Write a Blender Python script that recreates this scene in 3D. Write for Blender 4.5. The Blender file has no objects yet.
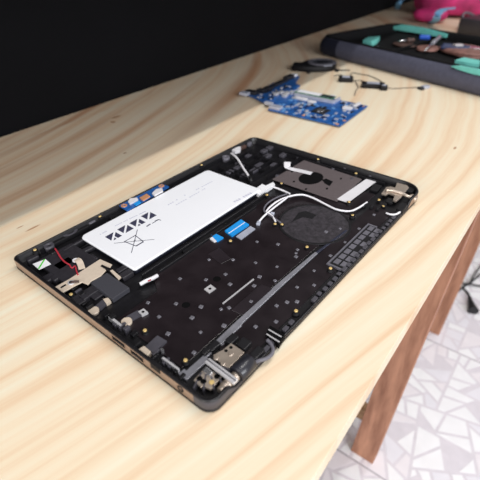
import bpy, bmesh, math, random
from mathutils import Vector, Matrix
random.seed(7)
S = bpy.context.scene
COL = S.collection
R = math.radians
ZT = 0.70                       # table top above the floor

# ------------------------------------------------------------------ camera geometry (fitted to the laptop outline and the table edges)
F_PX, PITCH, ROLL, HCAM, YAW = 436.44, 0.6173, -0.0208, 0.2683, 0.9078
LAP_C, LAP_A = (0.3160, 0.24595), R(-1.985)     # laptop centre and rotation on the table
_cp, _sp = math.cos(PITCH), math.sin(PITCH)
_fw = Vector((0, _cp, -_sp)); _u0 = Vector((0, _sp, _cp)); _r0 = Vector((1, 0, 0))
_cr, _sr = math.cos(ROLL), math.sin(ROLL)
CAM_R = _cr*_r0 + _sr*_u0; CAM_U = -_sr*_r0 + _cr*_u0; CAM_F = _fw
_rz = Matrix.Rotation(-YAW, 3, 'Z')
CAM_R, CAM_U, CAM_F = _rz @ CAM_R, _rz @ CAM_U, _rz @ CAM_F

def tab(px, py, z=0.0):
    """point on the plane z above the table top seen at a photo position"""
    d = CAM_F*F_PX + CAM_R*(px-240) - CAM_U*(py-240)
    t = (z-HCAM)/d.z
    return Vector((d.x*t, d.y*t, z))
def lap(px, py, z=0.006):
    """the same in the laptop's own frame (u along the long side, v to the front edge)"""
    P = tab(px, py, z); dx, dy = P.x-LAP_C[0], P.y-LAP_C[1]
    c, s = math.cos(LAP_A), math.sin(LAP_A)
    return Vector((c*dx+s*dy, -s*dx+c*dy, z))

# ------------------------------------------------------------------ materials
def new_mat(name):
    m = bpy.data.materials.new(name); m.use_nodes = True
    nt = m.node_tree; nt.nodes.clear()
    out = nt.nodes.new('ShaderNodeOutputMaterial'); b = nt.nodes.new('ShaderNodeBsdfPrincipled')
    nt.links.new(b.outputs[0], out.inputs[0])
    return m, nt, b
def srgb(r, g, b):
    f = lambda c: c/12.92/255 if c/255 <= .04045 else ((c/255+.055)/1.055)**2.4
    return (f(r), f(g), f(b), 1)
def mat(name, col, rough=.5, metal=0., var=.12, scale=60., bump=0., spec=.5, coat=0., rvar=0.):
    """plain procedural surface: base colour with a little noise variation, optional bump"""
    m, nt, b = new_mat(name)
    c = srgb(*col)
    tc = nt.nodes.new('ShaderNodeTexCoord'); n = nt.nodes.new('ShaderNodeTexNoise')
    n.inputs['Scale'].default_value = scale; n.inputs['Detail'].default_value = 4
    nt.links.new(tc.outputs['Object'], n.inputs['Vector'])
    r = nt.nodes.new('ShaderNodeValToRGB')
    r.color_ramp.elements[0].position = .3; r.color_ramp.elements[1].position = .7
    r.color_ramp.elements[0].color = tuple(x*(1-var) for x in c[:3])+(1,)
    r.color_ramp.elements[1].color = tuple(min(1, x*(1+var)) for x in c[:3])+(1,)
    nt.links.new(n.outputs[0], r.inputs[0]); nt.links.new(r.outputs[0], b.inputs['Base Color'])
    b.inputs['Roughness'].default_value = rough; b.inputs['Metallic'].default_value = metal
    b.inputs['Specular IOR Level'].default_value = spec
    b.inputs['Coat Weight'].default_value = coat
    if rvar:
        mr = nt.nodes.new('ShaderNodeMapRange'); mr.inputs[3].default_value = rough-rvar; mr.inputs[4].default_value = rough+rvar
        nt.links.new(n.outputs[0], mr.inputs[0]); nt.links.new(mr.outputs[0], b.inputs['Roughness'])
    if bump:
        bp = nt.nodes.new('ShaderNodeBump'); bp.inputs['Strength'].default_value = bump; bp.inputs['Distance'].default_value = .001
        nt.links.new(n.outputs[0], bp.inputs['Height']); nt.links.new(bp.outputs[0], b.inputs['Normal'])
    return m

def math_node(nt, op, a, b=None):
    n = nt.nodes.new('ShaderNodeMath'); n.operation = op
    for i, v in enumerate((a, b)):
        if v is None: continue
        if isinstance(v, (int, float)): n.inputs[i].default_value = v
        else: nt.links.new(v, n.inputs[i])
    return n.outputs[0]

def pine_mat():
    m, nt, b = new_mat('pine_plywood')
    L = nt.links.new
    tc = nt.nodes.new('ShaderNodeTexCoord'); sx = nt.nodes.new('ShaderNodeSeparateXYZ'); L(tc.outputs['Object'], sx.inputs[0])
    x, y = sx.outputs[0], sx.outputs[1]
    # soft large distortion so that the growth figure wanders
    nz = nt.nodes.new('ShaderNodeTexNoise'); nz.inputs['Scale'].default_value = 2.4; nz.inputs['Detail'].default_value = 2
    L(tc.outputs['Object'], nz.inputs['Vector'])
    wob = math_node(nt, 'MULTIPLY', math_node(nt, 'SUBTRACT', nz.outputs[0], .5), .028)
    # curved veneer figure: level sets of w follow the growth rings
    w0 = math_node(nt, 'ADD', math_node(nt, 'ADD', y, .445), math_node(nt, 'MULTIPLY', x, .733))
    w1 = math_node(nt, 'MULTIPLY', w0, math_node(nt, 'POWER', 2.71828, math_node(nt, 'MULTIPLY', x, -.75)))
    w = math_node(nt, 'ADD', w1, wob)
    def band(scale, along, detail, rough=.5):
        cv = nt.nodes.new('ShaderNodeCombineXYZ')
        L(math_node(nt, 'MULTIPLY', w, scale), cv.inputs[0]); L(math_node(nt, 'MULTIPLY', x, along), cv.inputs[1])
        n = nt.nodes.new('ShaderNodeTexNoise'); n.inputs['Scale'].default_value = 1; n.inputs['Detail'].default_value = detail
        n.inputs['Roughness'].default_value = rough
        L(cv.outputs[0], n.inputs['Vector']); return n.outputs[0]
    b1 = band(78, 1.0, 1); b2 = band(250, 1.6, 2, .5); b3 = band(1000, 20, 2)
    s = math_node(nt, 'ADD', math_node(nt, 'MULTIPLY', b1, .62), math_node(nt, 'MULTIPLY', b2, .25))
    s = math_node(nt, 'ADD', s, math_node(nt, 'MULTIPLY', b3, .13))
    rp = nt.nodes.new('ShaderNodeValToRGB'); e = rp.color_ramp.elements
    e[0].position = .36; e[0].color = srgb(*PINE[0]); e[1].position = .64; e[1].color = srgb(*PINE[2])
    k = e.new(.49); k.color = srgb(*PINE[1])
    L(s, rp.inputs[0])
    col = rp.outputs[0]
    # brown heartwood streaks over a rear base tint that paints in the shade
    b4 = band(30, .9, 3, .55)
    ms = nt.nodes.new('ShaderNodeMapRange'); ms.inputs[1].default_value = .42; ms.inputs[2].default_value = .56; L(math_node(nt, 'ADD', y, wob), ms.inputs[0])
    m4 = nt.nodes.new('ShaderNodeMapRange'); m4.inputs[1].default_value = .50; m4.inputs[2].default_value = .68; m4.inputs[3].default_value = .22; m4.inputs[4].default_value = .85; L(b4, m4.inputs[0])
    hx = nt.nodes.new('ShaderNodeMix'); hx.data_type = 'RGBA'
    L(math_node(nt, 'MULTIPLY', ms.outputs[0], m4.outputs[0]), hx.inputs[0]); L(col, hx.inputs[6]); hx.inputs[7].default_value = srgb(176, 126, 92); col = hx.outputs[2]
    # small resin pockets and dings
    for (kx, ky, rx, ry) in KNOTS:
        dx = math_node(nt, 'DIVIDE', math_node(nt, 'SUBTRACT', x, kx), rx); dy = math_node(nt, 'DIVIDE', math_node(nt, 'SUBTRACT', y, ky), ry)
        d = math_node(nt, 'ADD', math_node(nt, 'MULTIPLY', dx, dx), math_node(nt, 'MULTIPLY', dy, dy))
        d = math_node(nt, 'ADD', d, math_node(nt, 'MULTIPLY', b2, .8))
        mr = nt.nodes.new('ShaderNodeMapRange'); mr.inputs[1].default_value = .7; mr.inputs[2].default_value = 1.5
        mr.inputs[3].default_value = .75; mr.inputs[4].default_value = 0
        L(d, mr.inputs[0])
        mx = nt.nodes.new('ShaderNodeMix'); mx.data_type = 'RGBA'
        L(mr.outputs[0], mx.inputs[0]); L(col, mx.inputs[6]); mx.inputs[7].default_value = srgb(150, 95, 55); col = mx.outputs[2]
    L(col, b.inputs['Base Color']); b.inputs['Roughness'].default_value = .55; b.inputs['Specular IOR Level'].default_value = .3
    bp = nt.nodes.new('ShaderNodeBump'); bp.inputs['Strength'].default_value = .12; bp.inputs['Distance'].default_value = .0006
    L(b3, bp.inputs['Height']); L(bp.outputs[0], b.inputs['Normal'])
    return m
def _k(px, py, rx, ry):
    P = tab(px, py); return (P.x, P.y, rx, ry)
KNOTS = [_k(33, 228, .010, .0018), _k(116, 117, .012, .004), _k(113, 122, .004, .006), _k(20, 227, .005, .0012), _k(455, 148, .006, .0022), _k(125, 153, .004, .002)]
PINE = [(218, 188, 155), (225, 207, 179), (226, 217, 194)]

def lumber_mat(name, c0, c1, axis=2):
    m, nt, b = new_mat(name); L = nt.links.new
    tc = nt.nodes.new('ShaderNodeTexCoord'); mp = nt.nodes.new('ShaderNodeMapping')
    sc = [60, 60, 60]; sc[axis] = 7; mp.inputs['Scale'].default_value = sc
    L(tc.outputs['Object'], mp.inputs[0])
    n = nt.nodes.new('ShaderNodeTexNoise'); n.inputs['Scale'].default_value = 1; n.inputs['Detail'].default_value = 5; n.inputs['Roughness'].default_value = .65
    L(mp.outputs[0], n.inputs['Vector'])
    rp = nt.nodes.new('ShaderNodeValToRGB'); e = rp.color_ramp.elements
    e[0].position = .32; e[0].color = srgb(*c0); e[1].position = .66; e[1].color = srgb(*c1)
    L(n.outputs[0], rp.inputs[0]); L(rp.outputs[0], b.inputs['Base Color']); b.inputs['Roughness'].default_value = .75
    bp = nt.nodes.new('ShaderNodeBump'); bp.inputs['Strength'].default_value = .3; bp.inputs['Distance'].default_value = .001
    L(n.outputs[0], bp.inputs['Height']); L(bp.outputs[0], b.inputs['Normal'])
    return m

M = {}
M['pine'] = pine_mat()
M['ply_edge'] = lumber_mat('plywood_edge', (190, 160, 125), (225, 200, 165), 0)
M['leg_wood'] = lumber_mat('reddish_lumber', (140, 94, 72), (192, 140, 112))
M['batten'] = lumber_mat('pale_lumber', (170, 132, 98), (205, 172, 136), 1)
M['wall'] = mat('black_wall_paint', (7, 7, 10), .85, var=.25, scale=5, spec=.15)
M['black'] = mat('black_plastic', (20, 19, 22), .38, var=.25, scale=300)
M['matte_black'] = mat('matte_black_plastic', (15, 14, 17), .6, var=.3, scale=300, spec=.3)
M['deck'] = mat('black_keyboard_sheet', (31, 25, 28), .32, var=.2, scale=55, bump=.02, spec=.4, rvar=.1)
M['grey_plastic'] = mat('dark_grey_plastic', (66, 64, 71), .5, var=.1, scale=200)
M['pad'] = mat('dark_grey_foam_pad', (50, 50, 57), .75, var=.08, scale=900)
M['mesh_grey'] = mat('charcoal_mesh_film', (46, 42, 47), .5, var=.5, scale=260, bump=.25)
M['vent'] = mat('vent_grey', (92, 90, 98), .55, var=.12, scale=300)
M['plate'] = mat('taupe_metal_plate', (98, 89, 90), .5, .25, var=.06, scale=300)
M['band_reflect'] = mat('band_wood_reflection', (158, 134, 117), .4, .45, var=.05, scale=200)  # silver metal band; the bench wood's reflection is put into its colour
M['rail'] = mat('grey_metal_rail', (150, 150, 158), .42, .6, var=.12, scale=160)
M['rail_dark'] = mat('dark_blue_grey_rail', (52, 54, 70), .4, .4, var=.1, scale=160)
M['steel'] = mat('hinge_steel', (190, 176, 162), .36, .7, var=.08, scale=200)
M['barrel'] = mat('glossy_black_barrel', (38, 38, 44), .28, var=.1)
M['charcoal'] = mat('charcoal_moulding', (38, 36, 41), .5, var=.25, scale=300)
M['deck_light'] = mat('raised_black_sheet', (35, 29, 33), .34, var=.2, scale=80)
M['chrome'] = mat('bright_steel', (225, 225, 228), .2, .9, var=.03)
M['brass'] = mat('brass_insert', (232, 200, 132), .35, .4, var=.06)
M['rivet'] = mat('grey_rivet_head', (128, 126, 134), .38, .5, var=.12, scale=500)
M['silver'] = mat('silver_contact', (205, 203, 205), .35, .4, var=.05)
M['bracket'] = mat('beige_metal_bracket', (206, 190, 172), .5, .15, var=.04, scale=300)
M['white'] = mat('white_label', (226, 226, 229), .55, var=.01)
M['battery'] = mat('white_battery_wrap', (228, 229, 233), .5, var=.008, scale=30)
M['print'] = mat('dark_print_ink', (52, 52, 74), .6, var=.03)
M['faint'] = mat('faint_print_ink', (186, 187, 202), .6, var=.02)
M['offwhite'] = mat('off_white_tape', (208, 206, 209), .55, var=.03)
M['wire_white'] = mat('white_cable', (222, 220, 224), .5, var=.03)
M['wire_black'] = mat('black_cable', (22, 22, 25), .5, var=.1)
M['wire_grey'] = mat('grey_cable', (92, 90, 98), .5, var=.1)
M['wire_red'] = mat('red_cable', (165, 44, 56), .5, var=.1)
M['blue'] = mat('bright_blue_tape', (22, 138, 212), .5, var=.05)
M['green'] = mat('green_mark', (80, 190, 60), .5, var=.05)
M['pcb'] = mat('blue_circuit_board', (30, 84, 150), .4, var=.35, scale=170)
M['pcb_dark'] = mat('dark_blue_circuit_board', (24, 40, 84), .4, var=.4, scale=170)
M['pcb_light'] = mat('light_blue_board_part', (96, 142, 190), .4, var=.2)
M['copper'] = mat('copper_pad', (222, 160, 118), .4, .4, var=.08)
M['chip'] = mat('black_chip', (30, 31, 38), .45, var=.1)
M['component'] = mat('grey_component', (178, 182, 196), .4, .3, var=.1)
M['module_green'] = mat('green_memory_module', (70, 112, 92), .45, var=.15, scale=200)
M['nylon'] = mat('charcoal_nylon', (74, 75, 90), .62, var=.12, scale=120, bump=.15, spec=.35)
M['nylon_black'] = mat('black_nylon', (8, 8, 10), .8, var=.2, scale=200, spec=.2)
M['navy'] = mat('navy_nylon', (20, 22, 36), .7, var=.2, scale=200, spec=.3)
M['teal'] = mat('teal_lining', (104, 188, 178), .7, var=.12, scale=60)
M['pink'] = mat('pink_fabric', (188, 44, 106), .7, var=.5, scale=14, bump=.4)
M['strap_blue'] = mat('blue_webbing', (110, 160, 196), .7, var=.1)
M['brown'] = mat('brown_vinyl', (122, 86, 78), .6, var=.3, scale=90, bump=.4)
M['brown_dark'] = mat('dark_brown_vinyl', (70, 50, 44), .6, var=.3, scale=90)
M['tool_blue'] = mat('blue_tool_grip', (40, 90, 190), .45, var=.1)
M['tool_navy'] = mat('navy_tool_grip', (46, 54, 84), .5, var=.1)
M['adapter'] = mat('black_adapter_case', (44, 40, 44), .5, var=.1)
M['hole'] = mat('black_recess', (6, 6, 7), .8, var=.1, spec=.1)

# ------------------------------------------------------------------ mesh builder
class MB:
    """collects shapes into ONE mesh; each shape takes a material slot"""
    def __init__(self): self.bm = bmesh.new(); self.slot = 0
    def _f(self, vs, smooth=False):
        try: f = self.bm.faces.new(vs)
        except ValueError: return None
        f.material_index = self.slot; f.smooth = smooth; return f
    def prism(self, pts, z0, z1, top=None, smooth_side=False):
        """closed outline pts (x,y) from z0 to z1; top = optional inset outline at z1"""
        a = sum(pts[i][0]*pts[(i+1) % len(pts)][1]-pts[(i+1) % len(pts)][0]*pts[i][1] for i in range(len(pts)))
        pts = list(pts); t = list(top or pts)
        if a < 0: pts.reverse(); t.reverse()
        lo = [self.bm.verts.new((p[0], p[1], z0)) for p in pts]; hi = [self.bm.verts.new((p[0], p[1], z1)) for p in t]
        n = len(pts)
        for i in range(n): self._f((lo[i], lo[(i+1) % n], hi[(i+1) % n], hi[i]), smooth_side)
        self._f(hi); self._f(lo[::-1]); return self
    def box(self, c, s, rz=0., bev=0.):
        cx, cy, cz = c; hx, hy, hz = s[0]/2, s[1]/2, s[2]/2
        co, si = math.cos(rz), math.sin(rz)
        def w(x, y): return (cx+co*x-si*y, cy+si*x+co*y)
        if bev <= 0:
            return self.prism([w(-hx, -hy), w(hx, -hy), w(hx, hy), w(-hx, hy)], cz-hz, cz+hz)
        b = min(bev, hx*.9, hy*.9, hz*.9)
        o = lambda k: [w(*q) for q in rounded(hx-k, hy-k, max(b-k, b*.25), 3)]
        rings = [(cz-hz, b*.6), (cz-hz+b*.6, 0), (cz+hz-b*.6, 0), (cz+hz-b*.18, b*.18), (cz+hz, b*.6)]
        return self.loft([[(p[0], p[1], z) for p in o(k)] for z, k in rings])
    def loft(self, rings, cap=True, smooth=True, closed=True):
        vr = [[self.bm.verts.new(p) for p in r] for r in rings]
        n = len(vr[0]); m = n if closed else n-1
        for a, b in zip(vr, vr[1:]):
            for i in range(m): self._f((a[i], a[(i+1) % n], b[(i+1) % n], b[i]), smooth)
        if cap: self._f(vr[0][::-1]); self._f(vr[-1])
        return self
    def cyl(self, c, r, h, n=20, r2=None):
        r2 = r if r2 is None else r2
        return self.loft([[(c[0]+q*math.cos(2*math.pi*i/n), c[1]+q*math.sin(2*math.pi*i/n), z) for i in range(n)] for q, z in ((r, c[2]), (r2, c[2]+h))])
    def ring(self, c, ro, ri, z0, z1, n=32, squash=1.):
        P = lambda q, z: [(c[0]+q*math.cos(2*math.pi*i/n), c[1]+squash*q*math.sin(2*math.pi*i/n), z) for i in range(n)]
        vr = [[self.bm.verts.new(p) for p in P(q, z)] for q, z in ((ro, z0), (ro, z1), (ri, z1), (ri, z0))]
        for k in range(4):
            a, b = vr[k], vr[(k+1) % 4]
            for i in range(n): self._f((a[i], a[(i+1) % n], b[(i+1) % n], b[i]), k % 2 == 0)
        return self
    def tube(self, pts, r, n=8, smooth_path=True):
        pts = [Vector(p) for p in pts]
        if smooth_path and len(pts) > 2: pts = catmull(pts, 5)
        rings = []
        for i, p in enumerate(pts):
            t = (pts[min(i+1, len(pts)-1)]-pts[max(i-1, 0)]).normalized()
            up = Vector((0, 0, 1)) if abs(t.z) < .95 else Vector((1, 0, 0))
            a = t.cross(up).normalized(); b = a.cross(t)
            rr = r(i/(len(pts)-1)) if callable(r) else r
            rings.append([p+rr*(math.cos(2*math.pi*k/n)*a+math.sin(2*math.pi*k/n)*b) for k in range(n)])
        return self.loft(rings)
    def ribbon(self, pts, w, th):
        """flat strap along pts, width w mostly horizontal"""
        pts = catmull([Vector(p) for p in pts], 5); rings = []
        for i, p in enumerate(pts):
            t = (pts[min(i+1, len(pts)-1)]-pts[max(i-1, 0)]).normalized()
            a = t.cross(Vector((0, 0, 1)));  a = a.normalized() if a.length > .05 else Vector((0, 1, 0)); b = a.cross(t)
            rings.append([p+a*w/2+b*th/2, p-a*w/2+b*th/2, p-a*w/2-b*th/2, p+a*w/2-b*th/2])
        return self.loft(rings, smooth=False)
    def build(self, name, mats, parent=None, loc=None, bevel=0., subsurf=0):
        bmesh.ops.recalc_face_normals(self.bm, faces=self.bm.faces[:])
        me = bpy.data.meshes.new(name); self.bm.to_mesh(me); self.bm.free()
        for k in (mats if isinstance(mats, (list, tuple)) else [mats]): me.materials.append(M[k])
        o = bpy.data.objects.new(name, me); COL.objects.link(o)
        if parent is not None: o.parent = parent
        if loc is not None: o.location = loc
        if bevel:
            b = o.modifiers.new('bevel', 'BEVEL'); b.width = bevel; b.segments = 2; b.limit_method = 'ANGLE'; b.angle_limit = R(50)
        if subsurf:
            s = o.modifiers.new('subsurf', 'SUBSURF'); s.levels = subsurf; s.render_levels = subsurf
        return o
def rounded(hx, hy, r, seg=4):
    out = []
    rs = r if isinstance(r, (list, tuple)) else [r]*4     # (+x+y), (-x+y), (-x-y), (+x-y)
    for (sx, sy, a0), rr in zip(((1, 1, 0), (-1, 1, 90), (-1, -1, 180), (1, -1, 270)), rs):
        for i in range(seg+1):
            a = R(a0+90*i/seg); out.append((sx*(hx-rr)+rr*math.cos(a), sy*(hy-rr)+rr*math.sin(a)))
    return out
def catmull(P, k):
    out = []
    for i in range(len(P)-1):
        p0, p1, p2, p3 = P[max(i-1, 0)], P[i], P[i+1], P[min(i+2, len(P)-1)]
        for j in range(k):
            t = j/k
            out.append(.5*((2*p1)+(p2-p0)*t+(2*p0-5*p1+4*p2-p3)*t*t+(3*p1-p0-3*p2+p3)*t**3))
    out.append(P[-1]); return out
def box(name, m, parent, c, s, rz=0., bev=0.): return MB().box(c, s, rz, bev).build(name, m, parent)
def tag(o, label, cat, group=None):
    o['label'] = label; o['category'] = cat
    if group: o['group'] = group
    return o
def empty(name, loc, rz=0., label=None, cat=None, group=None):
    o = bpy.data.objects.new(name, None); COL.objects.link(o); o.empty_display_size = .05
    o.location = loc; o.rotation_euler = (0, 0, rz)
    if label: tag(o, label, cat, group)
    return o
def struct(o): o['kind'] = 'structure'; return o
def dup(o, loc, parent=None, rz=None):
    c = o.copy(); COL.objects.link(c); c.location = loc
    if parent is not None: c.parent = parent
    if rz is not None: c.rotation_euler = (0, 0, rz)
    return c

# ------------------------------------------------------------------ the setting
YB = .7293; YF = .0478; X0, X1 = -.75, 2.75
# floor: pale tile printed like broken marble, cut into straight-sided shards
fl = MB()
fl.slot = 0; fl.box((.95, .3, -.006), (5.4, 4.6, .010))
def split(poly, depth, out):
    area = abs(sum(poly[i][0]*poly[(i+1) % len(poly)][1]-poly[(i+1) % len(poly)][0]*poly[i][1] for i in range(len(poly))))/2
    if depth <= 0 or area < .0013: out.append(poly); return
    cx = sum(p[0] for p in poly)/len(poly); cy = sum(p[1] for p in poly)/len(poly)
    # cut across the long direction, with a random slant
    e = max(((Vector(poly[i])-Vector(poly[(i+1) % len(poly)])) for i in range(len(poly))), key=lambda v: v.length)
    a = math.atan2(e.y, e.x)+R(90)+random.choice((-1, 1))*R(random.choice((0, 5, 12, 30, 45)))
    n = Vector((-math.sin(a), math.cos(a))); c0 = Vector((cx, cy))+n*random.uniform(-.015, .015)
    A, B = [], []
    for i in range(len(poly)):
        p, q = Vector(poly[i]), Vector(poly[(i+1) % len(poly)]); dp, dq = (p-c0).dot(n), (q-c0).dot(n)
        (A if dp >= 0 else B).append(tuple(p))
        if dp*dq < 0:
            x = tuple(p+(q-p)*(dp/(dp-dq))); A.append(x); B.append(x)
    for P in (A, B):
        if len(P) > 2: split(P, depth-1, out)
def inset(poly, d):
    a = sum(poly[i][0]*poly[(i+1) % len(poly)][1]-poly[(i+1) % len(poly)][0]*poly[i][1] for i in range(len(poly)))
    if a < 0: poly = poly[::-1]
    n = len(poly); L = []
    for i in range(n):
        p, q = Vector(poly[i]), Vector(poly[(i+1) % n]); t = (q-p)
        if t.length < 1e-5: return None
        t.normalize(); nn = Vector((-t.y, t.x)); L.append((p+nn*d, t))
    out = []
    for i in range(n):
        (p, t), (q, s) = L[i-1], L[i]; den = t.x*s.y-t.y*s.x
        if abs(den) < 1e-3: out.append(tuple(q)); continue
        k = ((q-p).x*s.y-(q-p).y*s.x)/den; out.append(tuple(p+t*k))
    b = sum(out[i][0]*out[(i+1) % n][1]-out[(i+1) % n][0]*out[i][1] for i in range(n))
    for i in range(n):
        if (Vector(out[(i+1) % n])-Vector(out[i])).dot(Vector(poly[(i+1) % n])-Vector(poly[i])) <= 0: return None
    return out if b > 1e-4 else None
TS = .45; ta = R(7)
for i in range(-1, 6):
    for j in range(-4, 2):
        x, y = .1+i*TS, .25+j*TS
        out = []; split([(x, y), (x+TS, y), (x+TS, y+TS), (x, y+TS)], 7, out)
        fl.slot = 4; fl.prism([(x+.0012, y+.0012), (x+TS-.0012, y+.0012), (x+TS-.0012, y+TS-.0012), (x+.0012, y+TS-.0012)], -.0008, -.0004)
        for p in out:
            q = inset(p, .0034)
            if q: fl.slot = random.choice((1, 1, 2, 3)); fl.prism(q, -.0004, 0)
M['grout'] = mat('tile_joint', (150, 146, 150), .8)
M['vein'] = mat('tile_grey_lilac_vein', (214, 209, 216), .55, var=.05, scale=40)
for k, c in (('t1', (236, 236, 239)), ('t2', (225, 223, 230)), ('t3', (229, 224, 229))): M[k] = mat('tile_white_'+k, c, .55, var=.035, scale=30)
floor = struct(fl.build('floor', ['grout', 't1', 't2', 't3', 'vein']))
wall = struct(box('wall_back', 'wall', None, (.95, YB+.006+.06, 1.25), (5.4, .12, 2.5)))

# ------------------------------------------------------------------ workbench
bench = empty('workbench', (1.0, .39, 0), 0, 'long plywood workbench with knotty pale top and reddish plank legs', 'table')
def bl(o): o.location -= Vector((1.0, .39, 0)) if o.location.length else Vector((1.0, .39, 0)); return o
TH = .018
top = MB().box((0, 0, 0), (1, 1, 1))
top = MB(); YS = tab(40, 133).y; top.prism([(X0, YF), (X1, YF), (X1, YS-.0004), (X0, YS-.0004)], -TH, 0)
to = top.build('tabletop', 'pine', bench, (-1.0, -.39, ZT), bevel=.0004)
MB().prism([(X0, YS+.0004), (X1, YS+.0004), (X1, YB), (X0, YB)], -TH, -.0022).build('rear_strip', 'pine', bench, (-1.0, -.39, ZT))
def plank_leg(x, y0, y1, w, th):
    """tapering plank leg whose foot stands at y0 and whose head meets the top at y1"""
    mb = MB(); r = []
    for z, y, ww in ((0, y0, w), (ZT-TH-.001, y1, w*.9)):
        r.append([(-th/2, y-ww/2, z), (th/2, y-ww/2, z), (th/2, y+ww/2, z), (-th/2, y+ww/2, z)])
    return mb.loft(r, smooth=False).build('leg', 'leg_wood', bench, (x-1.0, -.39, 0), bevel=.001)
for x in (-.35, .578, 1.045, 1.9, 2.55):
    plank_leg(x, .109, .073, .052, .026); plank_leg(x, .66, .69, .052, .026)
for x in (-.35, .606, 1.073, 1.9, 2.55):
    MB().box((0, 0, 0), (.022, .56, .036)).build('stretcher', 'batten', bench, (x-1.0, .40-.39, ZT-.60))

# ------------------------------------------------------------------ laptop base, upside-down and open
W, D, HR = .382, .2615, .0135
lapt = empty('laptop_chassis', (LAP_C[0], LAP_C[1], ZT), LAP_A,
             'gutted black laptop chassis lying open with white battery and loose wires, on bare plywood', 'laptop')
def lz(pts, z): return [lap(p[0], p[1], z).xy for p in pts]
def part(name, m, pts, z0, z1, zp=None, bevel=0., parent=None):
    """flat-topped part whose top outline is measured on the photograph"""
    return MB().prism([tuple(q) for q in lz(pts, z1 if zp is None else zp)], z0, z1).build(name, m, parent or lapt, bevel=bevel)
rad = [.020, .013, .015, .024]
# rad order: (+u+v)=T, (-u+v)=L, (-u-v)=B, (+u-v)=R
rad = [.010, .006, .010, .023]
SEG = 8
def outline(k): return rounded(W/2-k, D/2-k, [max(r-k, .002) for r in rad], SEG)
# tray: floor plate plus a wall ring; the hinge side is cut low between the hinges
def rim_h(p):
    x, y = p
    if y < -D/2+.008 and -.128 < x < .150: return .0058
    if y < -D/2+.008 and -.172 < x <= -.128: return .0074
    return HR
mb = MB()
oo, oi = outline(0), outline(.0032)
# densify the straight runs so that the low cut on the hinge side has clean ends
def dens(P, n=14):
    out = []
    for i in range(len(P)):
        a, b = Vector(P[i]), Vector(P[(i+1) % len(P)]); k = n*3 if (b-a).length > .1 else 1
        for j in range(k): out.append(tuple(a.lerp(b, j/k)))
    return out
oo, oi, ob = dens(oo), dens(oi), dens(outline(.0022))
def ringz(P, f): return [(p[0], p[1], f(p)) for p in P]
hh = [rim_h(p) for p in oo]
def zz(P, g): return [(p[0], p[1], g(h)) for p, h in zip(P, hh)]
mb.slot = 0
mb.loft([zz(ob, lambda h: .0002), zz(oo, lambda h: .0016), zz(oo, lambda h: .0034)], cap=False)
mb.slot = 1
mb.loft([zz(oo, lambda h: .0034), zz(dens(outline(.0006)), lambda h: .0036), zz(dens(outline(.0006)), lambda h: .0042), zz(oo, lambda h: .0044)], cap=False, smooth=False)
mb.slot = 2
mb.loft([zz(oo, lambda h: .0044), zz(oo, lambda h: h-.0012)], cap=False)
mb.slot = 1
mb.loft([zz(oo, lambda h: h-.0012), zz(dens(outline(.0005)), lambda h: h-.0002), zz(dens(outline(.0012)), lambda h: h), zz(dens(outline(.0026)), lambda h: h), zz(oi, lambda h: h-.0008), zz(oi, lambda h: .004)], cap=False)
lo = [mb.bm.verts.new((p[0], p[1], .0002)) for p in ob]; mb._f(lo[::-1])
hi = [mb.bm.verts.new((p[0], p[1], .004)) for p in oi]; mb._f(hi)
bmesh.ops.remove_doubles(mb.bm, verts=mb.bm.verts[:], dist=1e-6)
for f in mb.bm.faces:
    c = f.calc_center_median()
    if f.material_index == 2 and c.y < -D/2+.016 and c.x < -.12: f.material_index = 3
mb.build('shell', ['black', 'black', 'band_reflect', 'grey_plastic'], lapt)

# keyboard backing sheet (large dark plane with rivets)
part('keyboard_plate', 'deck', [], 0, 0) if False else MB().prism([(-.176, -.088), (.150, -.088), (.150, -.030), (.098, -.030), (.070, .010), (-.118, .010), (-.130, -.010), (-.176, -.010)], .0041, .0052).build('keyboard_plate', 'deck', lapt, bevel=.0004)
box('hinge_side_plate', 'deck', lapt, (-.010, -.1085, .0046), (.270, .026, .0012))
# step between battery bay and keyboard, two ribs running beside the battery
box('bay_rib', 'black', lapt, (-.028, .0155, .0062), (.196, .0022, .0052), 0, .0006)
box('bay_rib', 'black', lapt, (-.036, .0075, .0058), (.150, .0016, .0040), 0, .0006)
box('bay_cover', 'matte_black', lapt, (-.045, .0115, .0050), (.060, .0050, .0030), 0, .0006)
# raised touch panel frame beside battery on front side
box('front_rib', 'black', lapt, (-.02, .1245, .0068), (.29, .0016, .0056))
box('front_rib', 'black', lapt, (-.135, .104, .0062), (.056, .0016, .0044))
box('front_rib', 'black', lapt, (-.137, .097, .0062), (.048, .0016, .0044))

# long metal rail between keyboard and hinge side, jogged as in the photo
rl = MB()
rl.prism([(-.182, -.099), (-.158, -.099), (-.158, -.0965), (-.116, -.0965), (-.116, -.0955), (-.064, -.0945), (.006, -.0945), (.006, -.0912), (-.064, -.0892), (-.066, -.0900), (-.116, -.0900), (-.150, -.0910), (-.150, -.0930), (-.176, -.0930), (-.176, -.0905), (-.182, -.0905)], .0045, .0062)
rl.build('metal_rail', 'rail', lapt, bevel=.0003)
MB().prism([(.006, -.0942), (.060, -.0985), (.061, -.0960), (.006, -.0915)], .0045, .0058).build('rail_end', 'rail_dark', lapt, bevel=.0003)

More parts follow.
